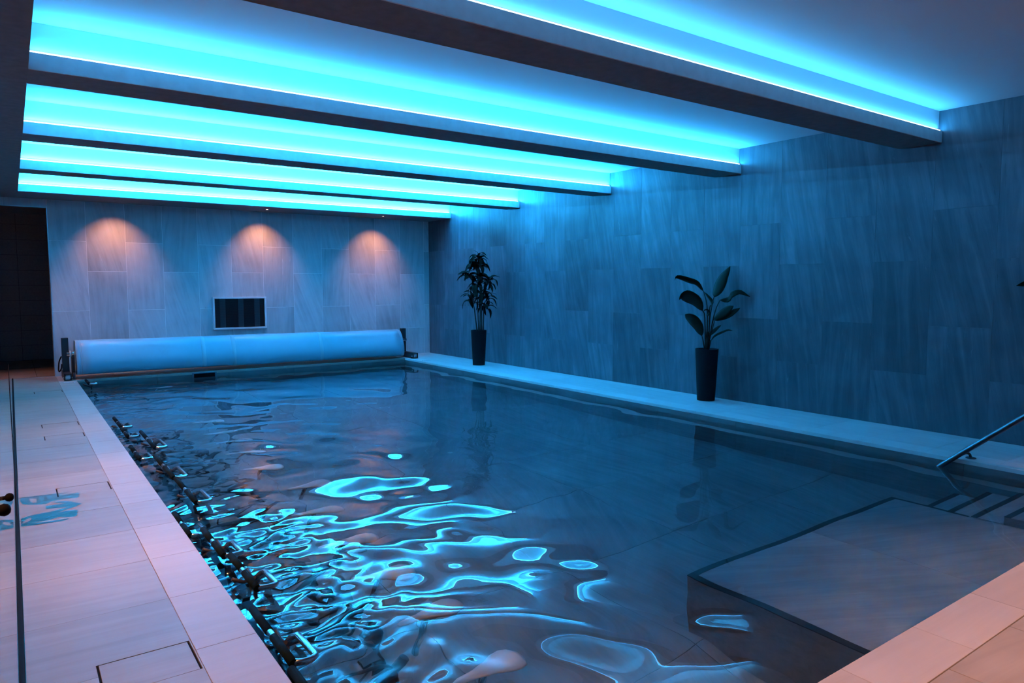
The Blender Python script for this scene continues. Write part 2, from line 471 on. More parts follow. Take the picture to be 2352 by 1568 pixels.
# access lids in the left walkway
LIDNAME = ['nearest access lid in the left walkway, at the foot of the photo', 'second access lid, crossed by the blue lettering shadow', 'third access lid, just nearer than the one with a dirty top',
           'fourth access lid, with a darker smudged top', 'farthest access lid, close to the cover roller']
for h, lab in zip(LIDS, LIDNAME):
    t = thing('access_lid', 'stone-topped '+lab, 'hatch', (h[0], h[2], 0), 0, 'access lids in the left walkway')
    w, d = h[1]-h[0], h[3]-h[2]
    b = MB(); b.box(.009, w-.009, .0035, d-.0035, -.0098, -.0006); b.build('lid', M['deck_stone'], t, bevel=.0015)
    for a in (.0004, w-.0085):
        b = MB(); b.box(a, a+.0081, .0005, d-.0005, -.0099, -.007); b.build('slot', M['black_rubber'], t)

# pool basin
b = MB()
b.box(PX0-.02, PX1+.02, PY0-.02, PY1+.02, ZF-.15, ZF-.0105)
b.box(PX0-.15, PX0, PY0-.02, PY1+.02, ZF-.01, -.036)
b.box(PX1+.0105, PX1+.15, PY0-.02, PY1+.02, ZF-.01, -.036)
b.box(PX0, PX1+.01, PY1+.0105, PY1+.15, ZF-.01, -.036)
b.box(PX0, PX1+.01, PY0-.15, PY0, ZF-.01, -.036)
basin = struct(b.build('pool_basin', M['pool_wall']))
nx, ny = 5, 10
for i in range(nx):
    for j in range(ny):
        w = (PX1-PX0)/nx; d = (PY1-PY0)/ny
        tile_obj('h', w-.003, d-.003, M['pool_stone'], basin, (PX0+i*w+.0015, PY0+j*d+.0015, ZF))
for j in range(10):
    d = (PY1-PY0)/10
    tile_obj('v', d-.002, abs(ZF)-.04, M['pool_wall'], basin, (PX1, PY1-j*d-.001, ZF+.002), rot=(0,0,-PI/2))
for i in range(5):
    w = (PX1-PX0)/5
    tile_obj('v', w-.002, abs(ZF)-.04, M['pool_wall'], basin, (PX0+i*w+.001, PY1, ZF+.002))

# submerged ledge and stairs in the near right corner
SX0, SX1, SY1, SZ = 3.22, 5.655, 2.70, -.42
t = thing('submerged_ledge', 'pale stone seating ledge with dark edge band under the water in the near corner', 'ledge', (SX0, PY0, ZF))
b = MB(); b.box(0, SX1-SX0, .001, SY1-PY0, .001, SZ-ZF-.011); b.build('plinth', M['pool_wall'], t)
E_ = .05
b = MB()
b.box(.0, SX1-SX0, SY1-PY0-.045, SY1-PY0, SZ-ZF-.0105, SZ-ZF); b.box(0, E_, .001, SY1-PY0-.045, SZ-ZF-.0105, SZ-ZF); b.box(SX1-SX0-.03, SX1-SX0, .74, SY1-PY0-.045, SZ-ZF-.0105, SZ-ZF)
b.build('edge_band', M['dark_edge'], t)
for i in range(2):
    w = (SX1-SX0-E_-.031)/2
    tile_obj('h', w-.002, SY1-PY0-.048, M['step_stone'], t, (E_+.001+i*w, .002, SZ-ZF))
t = thing('pool_stairs', 'flight of submerged stone stairs with dark nosings beside the right wall of the pool', 'stairs', (SX1, PY0, ZF))
lev = [(PY0, 1.93, -.27), (1.93, 2.13, SZ), (2.13, 2.38, -.66), (2.38, 2.63, -.90)]
for k, (ya, yb, z) in enumerate(lev):
    s = MB(); s.box(.002 if k else .03, PX1-SX1-.002, (ya-PY0)+.001, yb-PY0, .001, z-ZF-.011)
    st = s.build('step', M['pool_wall'], t)
    s = MB(); s.box(.002 if k else .03, PX1-SX1-.002, yb-PY0-.04, yb-PY0+.002, z-ZF-.0105, z-ZF); s.build('nosing', M['dark_edge'], st)
    tile_obj('h', PX1-SX1-.006-(0 if k else .028), yb-ya-.043, M['step_stone'], st, (.003 if k else .031, (ya-PY0)+.001, z-ZF), name='tread')

# water: a travelling mesh of many wave trains, livelier by the bikes
def water():
    st = .03
    xs = np.linspace(PX0+.0005, PX1-.0005, int((PX1-PX0)/st)); ys = np.linspace(PY0+.0005, PY1-.0005, int((PY1-PY0)/st))
    X, Y = np.meshgrid(xs, ys); rng = np.random.RandomState(5)
    def trains(n, l0, l1, slope, ang0, spread):
        h = np.zeros_like(X)
        for _ in range(n):
            lam = math.exp(rng.uniform(math.log(l0), math.log(l1))); a = ang0+rng.normal()*spread
            k = 2*PI/lam
            h += slope/k*math.sqrt(2.0/n)*np.sin(k*(X*math.cos(a)+Y*math.sin(a))+rng.uniform(0, 2*PI))
        return h
    sm = lambda a, b_, v: (lambda u: u*u*(3-2*u))(np.clip((v-a)/(b_-a), 0, 1))
    left = 1-sm(1.7, 4.2, X)
    big = trains(30, .45, 1.3, .075, .6, 1.4)
    mid = trains(40, .22, .5, .06, .9, 1.5)
    fine = trains(40, .10, .22, .09, 0, 3)
    gust = .55+.45*np.sin(X*1.3+1.0+np.sin(Y*.9)*1.4)*np.sin(Y*.75+.4)
    Z = big*(.17+.83*left)*(.55+.45*gust)+mid*(.04+.96*left)*gust+fine*(1-sm(1.15, 1.9, X))*(.6+.4*gust)
    calm = .9+.1*(1-sm(8.5, 12.5, Y)); Z *= calm
    edge = np.minimum.reduce([X-PX0, PX1-X, Y-PY0, PY1-Y]); Z *= np.clip(edge/.05, 0, 1)*.5+.5
    n, m_ = len(xs), len(ys)
    co = np.stack([X, Y, Z+ZW_], -1).reshape(-1, 3)
    idx = np.arange(n*m_).reshape(m_, n)
    q = np.stack([idx[:-1,:-1], idx[:-1,1:], idx[1:,1:], idx[1:,:-1]], -1).reshape(-1, 4)
    me = bpy.data.meshes.new('pool_water')
    me.vertices.add(len(co)); me.vertices.foreach_set('co', co.ravel())
    me.loops.add(q.size); me.loops.foreach_set('vertex_index', q.ravel())
    me.polygons.add(len(q)); me.polygons.foreach_set('loop_start', np.arange(0, q.size, 4)); 
    me.polygons.foreach_set('use_smooth', np.ones(len(q), bool))
    me.update(calc_edges=True); me.validate()
    me.materials.append(M['water'])
    o = bpy.data.objects.new('pool_water', me); link(o); o['kind'] = 'stuff'
    return tag(o, 'rippled clear water filling the indoor pool', 'water')
water()

# ------------------------------------------------------------------ doorway and dark corridor beyond
b = MB()
b.box(.546, .556, YW-.006, YW+.21, 0, 2.79); b.box(-1.2, .556, YW-.006, YW+.21, 2.784, 2.792); b.box(-1.2, .556, YW-.006, YW+.03, -.01, .004)
struct(b.build('door_1', M['alu']))
b = MB(); b.box(-2.7, 3, 17.28, 17.4, -.2, 3.1)
wc = struct(b.build('wall_corridor', M['black_rubber']))
for i in range(4):
    for j in range(10):
        tile_obj('v', .596, .3, M['corridor'], wc, (.15-.6*3+.6*i+.002, 17.268, .003+.304*j))
b = MB(); b.box(.9, 1.0, YW+.2, 17.28, -.2, 3.1); b.box(-2.7, 1, YW+.2, 17.28, 2.95, 3.1); b.box(-2.8,-2.7, YW+.2, 17.28,-.2,3.1)
struct(b.build('wall_passage', M['corridor']))
b = MB(); b.box(-2.7, .9, YW+.0, 17.28, -.2, -.0105)
fc = struct(b.build('floor_corridor', M['black_rubber']))
for i in range(6):
    for j in range(6):
        tile_obj('h', .594, .552, M['corridor_floor'], fc, (.9-.6*(i+1)+.003, 13.91+.56*j, -.001))
b = MB(); b.box(0, .52, 0, .06, 0, .004); b.build('grate', M['black_metal'])
o = bpy.data.objects['grate']; o.name = 'floor_drain'; o.location = (-.12, 15.55, .0); tag(o, 'black linear floor drain in the dark corridor beyond the doorway', 'drain')

# ------------------------------------------------------------------ downlights
def downlight(x, y, lit, label, tilt, power, size, blend=.8, group=None, z=ZB, col=WARM, rad=.02):
    t = thing('downlight', label, 'light', (x, y, z), 0, group)
    b = MB(); b.lathe([(.026,-.0005),(.026,-.004),(.042,-.003),(.044,-.0002)], 24, cap=False); b.build('ring', M['dark_steel'], t)
    b = MB(); b.lathe([(.0255,-.0015),(.001,-.0016)], 20); b.build('lens', M['lens'] if lit else M['lens_dim'], t)
    ld = bpy.data.lights.new('lamp', 'SPOT'); ld.color = col; ld.energy = power; ld.spot_size = R(size); ld.spot_blend = blend; ld.shadow_soft_size = rad
    lo = bpy.data.objects.new('lamp', ld); lo.location = (0, 0, -.03); lo.rotation_euler = tilt
    link(lo, t); return t
for x, y, lit, lab in ((1.497,13.326,False,'left downlight over the back wall, seen edge-on and unglaring'), (3.961,13.37,True,'glowing middle downlight over the ventilation grille on the back wall'), (6.282,13.323,True,'glowing right downlight over the back wall, near the corner')):
    downlight(x, y, lit, 'small round recessed '+lab, (R(29), 0, 0), WALL_SPOT_W, 86, 1.0, 'downlights over the back wall')
LX, LZ = -.75, ZB-.03
for y, k, lab in ((1.0, 1.0, 'nearest of the downlights beyond the glass partition'), (3.2, 1.7, 'downlight beyond the glass partition, second from the entrance'), (5.4, 2.2, 'downlight beyond the glass partition that casts the lettering shadow'),
                  (7.6, 1.3, 'downlight beyond the glass partition, fourth from the entrance'), (9.8, .7, 'fill downlight added beyond the glass partition, fifth from the entrance'), (13.45, .55, 'downlight in front of the dark doorway beyond the glass partition')):  # the fifth is an added fill lamp that warms the far left walkway
    downlight(LX, y, True, 'small round recessed '+lab, (0, R(-20), 0), AISLE_W*k, 74, .8, 'downlights beyond the glass partition', rad=.012)
for x, k, lab in ((2.2, 1, 'left downlight over the near walkway'), (4.3, 1, 'middle downlight over the near walkway'), (6.4, .35, 'right downlight over the near walkway, by the stairs')):
    downlight(x, .35, True, 'small round recessed '+lab, (R(11), 0, 0), NEAR_W*k, 56, .85, 'downlights over the near walkway', col=(1.0, .50, .36))

# ------------------------------------------------------------------ glass partition with lettering and fixings
t = thing('glass_partition', 'clear floor-to-ceiling glass partition on a black channel along the left walkway', 'partition', (XG, 0, 0))
b = MB(); b.box(-.009, .011, -2.0, 13.885, -.009, .014); b.build('channel', M['black_rubber'], t)
b = MB()
yp = [-2.0, .35, 2.75, 5.0, 7.25, 9.6, 11.7, 13.885]
for y0, y1 in zip(yp[:-1], yp[1:]):
    b = MB(); b.box(-.0016, .0016, y0+.0005, y1-.0005, .014, ZB-.002); b.build('pane', M['glass'], t)
# lettering on the pane: its outlines are given by the shadow the lamp beyond the glass throws on the walkway, in plan metres
SHADOWS = [
    [(-0.012,6.018),(0.106,6.002),(0.197,5.990),(0.284,5.975),(0.291,5.956),(0.212,5.952),(0.238,5.927),(0.339,5.928),(0.342,5.898),(0.332,5.787),(0.310,5.777),(0.244,5.798),(0.164,5.780),(0.137,5.732),(0.086,5.750),(0.081,5.825),(0.085,5.926),(0.038,5.947),(0.046,5.866),(0.065,5.814),(0.081,5.823),(0.086,5.749),(0.049,5.771),(0.004,5.821),(-0.010,5.906)],
    [(0.167,5.772),(0.228,5.749),(0.274,5.714),(0.311,5.637),(0.342,5.603),(0.312,5.569),(0.279,5.534),(0.252,5.568),(0.190,5.586),(0.127,5.596),(0.130,5.682),(0.186,5.678),(0.245,5.674),(0.200,5.711)],
    [(-0.012,5.463),(0.043,5.503),(0.154,5.519),(0.252,5.568),(0.279,5.534),(0.241,5.508),(0.187,5.467),(0.240,5.480),(0.304,5.457),(0.290,5.325),(0.277,5.308),(0.231,5.319),(0.189,5.360),(0.134,5.319),(0.056,5.323),(-0.002,5.342),(0.019,5.355),(0.041,5.392),(0.044,5.454),(0.013,5.422),(-0.004,5.346),(-0.012,5.354)],
    [(-0.012,5.352),(-0.002,5.341),(0.058,5.320),(0.109,5.295),(0.241,5.290),(0.240,5.269),(0.203,5.249),(0.085,5.256),(-0.012,5.273)],
]
lamp = Vector((LX, 5.4, LZ))
for poly in SHADOWS:
    b = MB(); pts = []
    for sx, sy in poly:
        k = (XG+.0024-LX)/(sx-LX); p = lamp.lerp(Vector((sx, sy, 0)), k)
        pts.append(Vector((p.x-XG, p.y, p.z)))
    n = len(pts)
    flat = [[Vector((p.y, p.z, 0)) for p in pts]]
    tris = tessellate_polygon(flat)
    b.add([(p.x, p.y, p.z) for p in pts]+[(p.x+.0006, p.y, p.z) for p in pts],
          [tuple(tr) for tr in tris]+[tuple(i+n for i in tr) for tr in tris]+[(i, (i+1) % n, (i+1) % n+n, i+n) for i in range(n)])
    b.build('lettering', M['vinyl'], t)
for (y, z) in ((1.66, 1.09), (1.13, 1.205)):
    b = MB(); b.lathe([(.001,0),(.0045,.0007),(.0072,.0032),(.0085,.0075),(.0072,.0118),(.0045,.0143),(.001,.015)], 20, (0,0,.004)); b.tube([(0,0,0),(0,0,.006)], .004, 10)
    b.build('fixing_knob', M['black_rubber'], t, (.0017, y, z), (0, R(90), 0))

# ------------------------------------------------------------------ pool cover on its reel
t = thing('pool_cover_roller', 'long roll of pale blue pool cover on a dark two-post reel by the back wall', 'pool cover', (0, 0, 0))
prof = [(13.55,.575),(13.47,.583),(13.38,.58),(13.29,.56),(13.225,.50),(13.17,.40),(13.12,.28),(13.105,.17),(13.125,.075),(13.22,.045),(13.38,.04),(13.54,.055),(13.64,.11),(13.69,.2),(13.70,.32),(13.68,.43),(13.63,.52)]
pp = [(v.x, v.y) for v in curve_pts([Vector((y, z, 0)) for y, z in prof+[prof[0]]], 65)[:-1]]
cy_, cz_ = 13.40, .31
def scaled(k, dz=0): return [(cy_+(y-cy_)*k, cz_+(z-cz_)*k+dz) for y, z in pp]
b = MB(); n = len(pp)
xsr = np.linspace(.83, 6.60, 30)
rows = []
rr = random.Random(3)
for x in xsr:
    k = 1+.012*math.sin(x*2.1)+.008*math.sin(x*5.3+1)
    lift = .035*(6.6-x)/5.8
    rows.append([(x, y+.004*math.sin(x*9+z*6), z+lift) for y, z in scaled(k)])
vs = [q for r in rows for q in r]
b.add(vs, [(i*n+j, i*n+(j+1) % n, (i+1)*n+(j+1) % n, (i+1)*n+j) for i in range(len(rows)-1) for j in range(n)], True)
b.f.append(tuple(range(n))[::-1]); b.s.append(False)
b.f.append(tuple((len(rows)-1)*n+j for j in range(n))); b.s.append(False)
roll_ = b.build('cover_roll', M['cover'], t)
def band(x0, x1, k, name, mat, skew=0):
    b = MB(); rows = []
    for x in (x0, x0+.004, x1-.004, x1):
        kk = k if x in (x0+.004, x1-.004) else .99
        rows.append([(x+skew*(y-13.4), y, z+.035*(6.6-x)/5.8) for y, z in scaled(kk+.012*math.sin(x*2.1)+.008*math.sin(x*5.3+1))])
    b.add([q for r in rows for q in r], [(i*n+j, i*n+(j+1) % n, (i+1)*n+(j+1) % n, (i+1)*n+j) for i in range(3) for j in range(n)], True)
    b.build(name, mat, roll_)
for x in (2.74, 3.25, 4.87):
    band(x-.035, x+.035, 1.011, 'seam_band', M['cover_seam'], .05)
M['cover_edge'] = simple('cover_edge', (.36,.50,.60), .45)
band(.815, .87, 1.013, 'edge_hem', M['cover_edge']); band(.885, .90, 1.011, 'edge_hem', M['cover_edge']); band(6.55, 6.615, 1.012, 'edge_hem', M['cover_edge'], 0)
for x0, x1, z in ((.70, .90, .40), (6.55, 6.82, .36)):
    b = MB(); b.tube([(x0,13.45,z),(x1,13.45,z)], .045, 16); b.build('axle', M['chrome'], t)
b = MB(); b.tube([(.742,13.45,.40),(.76,13.45,.40)], .055, 16); b.build('axle_collar', M['white_plastic'], t)
b = MB(); b.box(.765,.805,13.36,13.60,.005,.36); b.build('drive_cover', M['dark_steel'], t, bevel=.004)
b = MB(); b.box(.77,.80,13.30,13.42,.002,.10); b.build('motor_plate', M['duct'], t)
for (x, y0, top) in ((.685, 13.08, .665), (6.77, 12.90, .60)):
    st = MB(); st.box(x-.048, x+.048, 13.43, 13.53, .105, top); s = st.build('stand', M['dark_steel'], t, bevel=.003)
    f = MB(); w = .052
    for (a0,a1,c0,c1) in ((-w,-w+.007,.012,.115),(w-.007,w,.012,.115),(-w,w,.108,.115),(-w,w,.012,.019)):
        f.box(x+a0, x+a1, y0, 13.76, c0, c1)
    f.build('foot', M['dark_steel'], s)
    for yy, rr_ in ((y0+.06, .044), (13.70, .044)):
        f = MB(); f.tube([(x-.036, yy, .057),(x+.036, yy, .057)], rr_, 20); f.build('wheel', M['white_plastic'], s)
    f = MB(); f.tube([(x-.066, y0+.06, .05),(x+.066, y0+.06, .05)], .008, 10); f.build('wheel_bolt', M['alu'], s)
    f = MB(); f.box(x-.04, x+.04, y0+.1, y0+.16, .0005, .013); f.build('foot_pad', M['black_rubber'], s)
cb = MB(); cb.tube(curve_pts([(.63,13.50,.36),(.60,13.54,.28),(.585,13.52,.16),(.592,13.46,.12),(.62,13.44,.17),(.63,13.46,.24)], 24), .010, 8); cb.build('cable', M['black_rubber'], t)
for x, y, lab in ((.69, 12.86, 'small pale anchor plate on the walkway in front of the left reel foot'), (6.77, 12.40, 'small pale anchor plate on the coping in front of the right reel foot')):
    b = MB(); b.box(-.075,.075,-.035,.035,.0004,.009); b.tube([(-.11,0,.0055),(-.085,0,.0055)], .005, 8)
    o = b.build('anchor_plate', M['white_plastic'], None, (x, y, 0), (0,0,R(-20)), bevel=.002); tag(o, lab, 'plate', 'anchor plates of the cover reel')

# ------------------------------------------------------------------ ventilation grille in the back wall
gx0, gx1, gz0, gz1 = 3.058, 4.039, .685, 1.297
t = thing('ventilation_grille', 'rectangular ventilation grille in a pale metal frame on the tiled back wall', 'grille', ((gx0+gx1)/2, YW, (gz0+gz1)/2))
w, h = (gx1-gx0)/2, (gz1-gz0)/2
b = MB(); fw = .034
def frame_box(b, w, h, fw, y0, y1):
    b.box(-w, w, y0, y1, h-fw, h); b.box(-w, w, y0, y1, -h, -h+fw); b.box(-w, -w+fw, y0, y1, -h+fw, h-fw); b.box(w-fw, w, y0, y1, -h+fw, h-fw)
frame_box(b, w, h, fw, -.052, -.001); b.build('frame', M['white_metal'], t, bevel=.004)
b = MB(); b.box(-w+fw, w-fw, -.004, -.0015, -h+fw, h-fw); b.build('back_plate', M['dark_inside'], t)
for xx in (-.36, -.03, .27):
    b = MB(); b.box(xx, xx+.1, -.014, -.0045, -h+fw, h-fw); b.build('duct', M['duct'], t)
b = MB(); nz = 34
for k in range(nz):
    z = -h+fw+.006+(2*h-2*fw-.012)*k/(nz-1)
    b.box(-w+fw, w-fw, -.030, -.018, z-.0016, z+.0016)
o = b.build('slats', M['dark_steel'], t); o['kind'] = 'stuff'

# skimmer mouth in the far pool wall
t = thing('skimmer_inlet', 'rectangular skimmer mouth with a dark slot in the far pool wall, under the cover roll', 'skimmer', (2.714, PY1, -.062))
b = MB(); w, h = .20, .054
b.box(-w, w, -.014, -.001, h-.016, h); b.box(-w, w, -.014, -.001, -h, -h+.014); b.box(-w,-w+.026,-.014,-.001,-h+.014,h-.016); b.box(w-.026,w,-.014,-.001,-h+.014,h-.016)
b.build('frame', M['duct'], t)
b = MB(); b.box(-w+.027, w-.027, -.004, -.0015, -h+.0145, h-.0165); b.build('slot', M['black_rubber'], t)

# ------------------------------------------------------------------ handrail
t = thing('handrail', 'sloping steel handrail rising out of the water on the right edge of the pool', 'handrail', (6.59, 2.60, 0))
b = MB(); b.tube(curve_pts([(-.005,.19,-.132),(-.003,.06,-.01),(0,-.5,.478),(.0,-.95,.86)], 6)+[Vector((0,-1.05,.92)),Vector((0,-1.2,.95)),Vector((0,-1.9,.95)),Vector((0,-2.0,.93)),Vector((0,-2.05,.85)),Vector((0,-2.06,.0))], .0215, 14)
b.build('rail', M['rail_steel'], t)
b = MB(); b.tube(curve_pts([(.0,-.02,.05),(.06,-.03,.055),(.12,-.035,.04),(.14,-.04,.004)], 12), .011, 10)
b.build('bracket', M['dark_steel'], t)
b = MB(); b.lathe([(.04,.0003),(.04,.006),(.034,.009)], 24, (.14,-.04,0)); b.build('flange', M['dark_steel'], t)

# ------------------------------------------------------------------ aqua bikes along the left wall of the pool
def build_bike():
    t = thing('aqua_bike', 'aqua bike', 'exercise bike')
    H0 = 1.165
    L_, Wd = .46, .10
    # straight bar along the wall carries the grips; a bare chrome return bends back to the clamp at its near end
    b = MB(); r = Wd/2; pts = [(0, L_, H0), (0, .2, H0), (0, -.2, H0), (0, -L_+r, H0)]
    pts += [(r-r*math.cos(R(a)), -L_+r-r*math.sin(R(a)), H0-.004*a/180) for a in range(15, 181, 15)]
    pts += [(Wd, -.3, H0-.006), (Wd, -.08, H0-.01), (Wd-.02, -.03, H0-.03), (.05, 0, H0-.07)]
    b.tube(pts, .0155, 12); b.build('handlebar', M['chrome'], t)
    for s in (-1, 1):
        b = MB(); b.tube([(0, s*.045, H0), (0, s*(L_-.005), H0)], .0185, 12); b.build('grip', M['foam'], t)
    b = MB()
    for s in (-1, 1):
        b.tube([(.0, s*.04, H0), (.05, 0, H0-.05), (.05, 0, H0-.12)], .010, 8); b.tube([(.04, s*.07, H0-.02), (.05, 0, H0-.07)], .009, 8)
    b.tube([(-.06, 0, H0-.03), (.05, 0, H0-.09)], .010, 8)
    b.build('stem_clamp', M['black_metal'], t)
    b = MB(); b.tube([(.05,0,H0-.1),(.10,0,.62),(.14,0,.25)], .024, 10); b.tube([(.14,0,.25),(.52,0,.30),(.66,0,.55)], .026, 10); b.tube([(.10,0,.62),(.42,0,.40)], .02, 10)
    b.build('frame', M['dark_steel'], t)
    b = MB(); b.tube([(.66,0,.54),(.72,0,.86)], .018, 10); b.build('seat_post', M['chrome'], t)
    b = MB(); rows = []
    for x, hw, hz in ((-.19,.012,.008),(-.16,.024,.014),(-.08,.032,.018),(0,.055,.024),(.06,.085,.03),(.11,.095,.032),(.15,.08,.028),(.175,.04,.016)):
        rows.append([(x, hw*math.cos(2*PI*j/16), hz*math.sin(2*PI*j/16)*(1 if math.sin(2*PI*j/16) > 0 else .9)) for j in range(16)])
    b.add([q for r_0 in rows for q in r_0], [(i*16+j, i*16+(j+1) % 16, (i+1)*16+(j+1) % 16, (i+1)*16+j) for i in range(len(rows)-1) for j in range(16)], True)
    b.f.append(tuple(range(16))[::-1]); b.s.append(True); b.f.append(tuple((len(rows)-1)*16+j for j in range(16))); b.s.append(True)
    b.build('saddle', M['saddle'], t, (.75, 0, .89))
    b = MB(); b.tube([(.42+.19*math.cos(2*PI*k/28), 0, .40+.19*math.sin(2*PI*k/28)) for k in range(28)], .011, 8, closed=True)
    for k in range(3):
        a = 2*PI*k/3+.4
        b.tube([(.42,0,.40),(.42+.19*math.cos(a),0,.40+.19*math.sin(a))], .009, 8)
    b.build('flywheel', M['black_metal'], t)
    for s, a in ((1, .6), (-1, .6+PI)):
        b = MB(); px, pz = .42+.15*math.cos(a), .40+.15*math.sin(a)
        b.tube([(.42, s*.03, .40), (.42, s*.07, .40), (px, s*.09, pz), (px, s*.12, pz)], .009, 8); b.box(px-.05, px+.05, s*.15-.045, s*.15+.045, pz-.012, pz+.012)
        b.build('pedal', M['black_metal'], t)
    for x in (.14, .72):
        b = MB(); b.tube([(x,-.2,.03),(x,.2,.03)], .026, 10); b.tube([(x,0,.03),(x if x < .5 else .52,0,.28)], .022, 8); b.build('foot_bar', M['dark_steel'], t)
    return t
bike0 = build_bike()
kids = list(bike0.children)
# handlebar centre (x, y), height shift, half-length factor, saddle (x, y)
BIKES = [
 (.90,12.45,.075,.62,1.90,12.40,'farthest, by the left foot of the cover roller'),
 (.92,8.95,.0,.75,1.88,8.94,'second farthest, far apart from the next one behind'),
 (.92,8.33,-.01,.6,1.855,8.20,'third farthest, its bar end to end with the one behind'),
 (1.05,7.73,.01,1.0,1.87,7.66,'fourth farthest, set farther out from the pool wall'),
 (.885,7.31,-.02,.7,1.84,7.10,'fifth farthest, with a short bar close to the pool wall'),
 (1.0,6.53,.0,1.0,1.80,6.42,'sixth nearest, with a long chrome bar catching the light'),
 (1.01,5.66,.0,.85,1.96,5.64,'fifth nearest, with a long chrome bar in front of the sunk one'),
 (.86,5.0,-.05,.6,1.77,4.94,'fourth nearest, its bar almost sunk under the water'),
 (.93,4.42,-.01,.60,1.73,4.24,'third nearest, with a short bar near the pool edge'),
 (.955,3.84,.0,.60,1.69,3.66,'second nearest with its bar showing, the chrome return brightly lit'),
 (.875,3.07,-.01,.66,1.69,3.09,'nearest of those whose bars show, low by the pool edge'),
 (.86,2.45,-.02,.66,1.66,2.50,'only showing its saddle at the foot of the photo'),
]
for i, (hx, hy, dz, ks, sx, sy, lab) in enumerate(BIKES):
    if i == 0:
        r = bike0; ch = kids
    else:
        r = bike0.copy(); COL.objects.link(r); ch = []
        for c in kids:
            d = c.copy(); COL.objects.link(d); d.parent = r; ch.append(d)
    r.location = (hx, hy, ZF+.0)
    r['label'] = 'submerged aqua bike, '+lab; r['group'] = 'aqua bikes along the left pool wall'
    ang = math.atan2(sy-hy, sx-hx); dist = math.hypot(sx-hx, sy-hy)
    r.rotation_euler = (0, 0, ang)
    for c in ch:
        base = c.name.split('.')[0]
        if base in ('handlebar', 'grip', 'stem_clamp'):
            c.rotation_euler = (0, 0, -ang); c.location = (0, 0, dz)
            c.scale = (1, ks if base != 'stem_clamp' else 1, 1)
        elif base == 'saddle':
            c.location = (dist, 0, .89)
        elif base == 'seat_post':
            c.location = (dist-.75, 0, 0)

# ------------------------------------------------------------------ plants
def pot(t, rt, rb, h, mat):
    b = MB(); b.lathe([(rb*.7,0),(rb,.004),(rb+(rt-rb)*.5,h*.5),(rt,h-.006),(rt,h),(rt-.012,h),(rt-.016,h-.03)], 40)
    b.build('pot', mat, t)
    b = MB(); b.lathe([(rt-.018,h-.035),(rt*.5,h-.025),(.001,h-.022)], 24); b.build('soil', M['soil'], t)
def blade_mesh(name, mat, P, W, sag=.25, ns=14, side=None, twist=0, fold=.3, parent=None, nacross=4):
    """leaf blade: a midrib through P, half-width W*profile, halves folded a little, given thickness"""
    C = curve_pts(P, ns); b = MB(); vs = []
    for i, p in enumerate(C):
        u = i/(ns-1)
        tng = (C[min(i+1, ns-1)]-C[max(i-1, 0)]).normalized()
        sd = side if side is not None else tng.cross(Vector((0,0,1)))
        sd = (sd-tng*sd.dot(tng)).normalized(); up = sd.cross(tng)
        if twist:
            q = Matrix.Rotation(twist*(u-.3), 3, tng); sd = q@sd; up = q@up
        hw = W*.5*(math.sin(PI*min(1, u**.8))**.75 if 0 < u < 1 else .02)
        for j in range(-nacross//2, nacross//2+1):
            v = j/(nacross/2)
            vs.append(p+sd*hw*v+up*(abs(v)*hw*fold)+up*(.012*W*8*math.sin(u*19+v*3)*abs(v)*.12))
    k = nacross+1
    fs = [(i*k+j, i*k+j+1, (i+1)*k+j+1, (i+1)*k+j) for i in range(ns-1) for j in range(nacross)]
    b.add(vs, fs, True)
    me = b.mesh(name, mat, fix=False)
    o = bpy.data.objects.new(name, me); link(o, parent)
    s = o.modifiers.new('thick', 'SOLIDIFY'); s.thickness = .0022
    return o
# bird-of-paradise style plant: (s, z) silhouettes in the plant's own frame, s runs square to the line of sight, d is depth
PB = [
 ([(.023,.679),(.027,1.038),(.067,1.316)],[(.078,1.347),(.125,1.473),(.182,1.606),(.269,1.746)],.14,.0,.02),
 ([(-.004,.679),(-.006,1.196),(-.049,1.402)],[(-.057,1.426),(-.143,1.525),(-.236,1.561),(-.384,1.609),(-.419,1.569)],.075,-.06,-.10),
 ([(.019,.679),(.024,1.181),(.040,1.235)],[(.039,1.228),(.049,1.284),(.006,1.347),(-.045,1.414)],.06,.01,.05),
 ([(-.019,.678),(-.035,1.093),(-.059,1.164)],[(-.063,1.172),(-.154,1.283),(-.255,1.346),(-.318,1.354),(-.36,1.314)],.19,-.05,-.12),
 ([(-.001,.679),(-.001,1.109)],[(-.012,1.109),(.01,1.150),(-.02,1.185),(-.05,1.165)],.09,-.04,-.10),
 ([(-.031,.678),(-.056,.814)],[(-.065,.845),(-.141,.988),(-.22,1.083),(-.279,1.13)],.16,-.04,-.12),
 ([(.025,.679),(.052,.959),(.1,1.189),(.151,1.308)],[(.151,1.312),(.249,1.324),(.292,1.387),(.389,1.418),(.513,1.356)],.085,.0,-.14),
 ([(.021,.679),(.031,.839),(.073,1.054)],[(.073,1.054),(.17,1.135),(.251,1.198),(.318,1.238)],.12,.0,-.04),
 ([(.015,.679),(.035,.80),(.088,1.047)],[(.088,1.047),(.231,1.112),(.32,1.167),(.401,1.215)],.08,-.02,-.06),
 ([(.012,.679),(.018,.759),(.031,.855)],[(.031,.855),(.091,.928),(.173,.992)],.065,-.02,-.04),
 ([(.026,.679),(.048,.784)],[(.048,.784),(.092,.848),(.175,.897),(.257,.93),(.314,.923)],.03,-.03,-.10)]
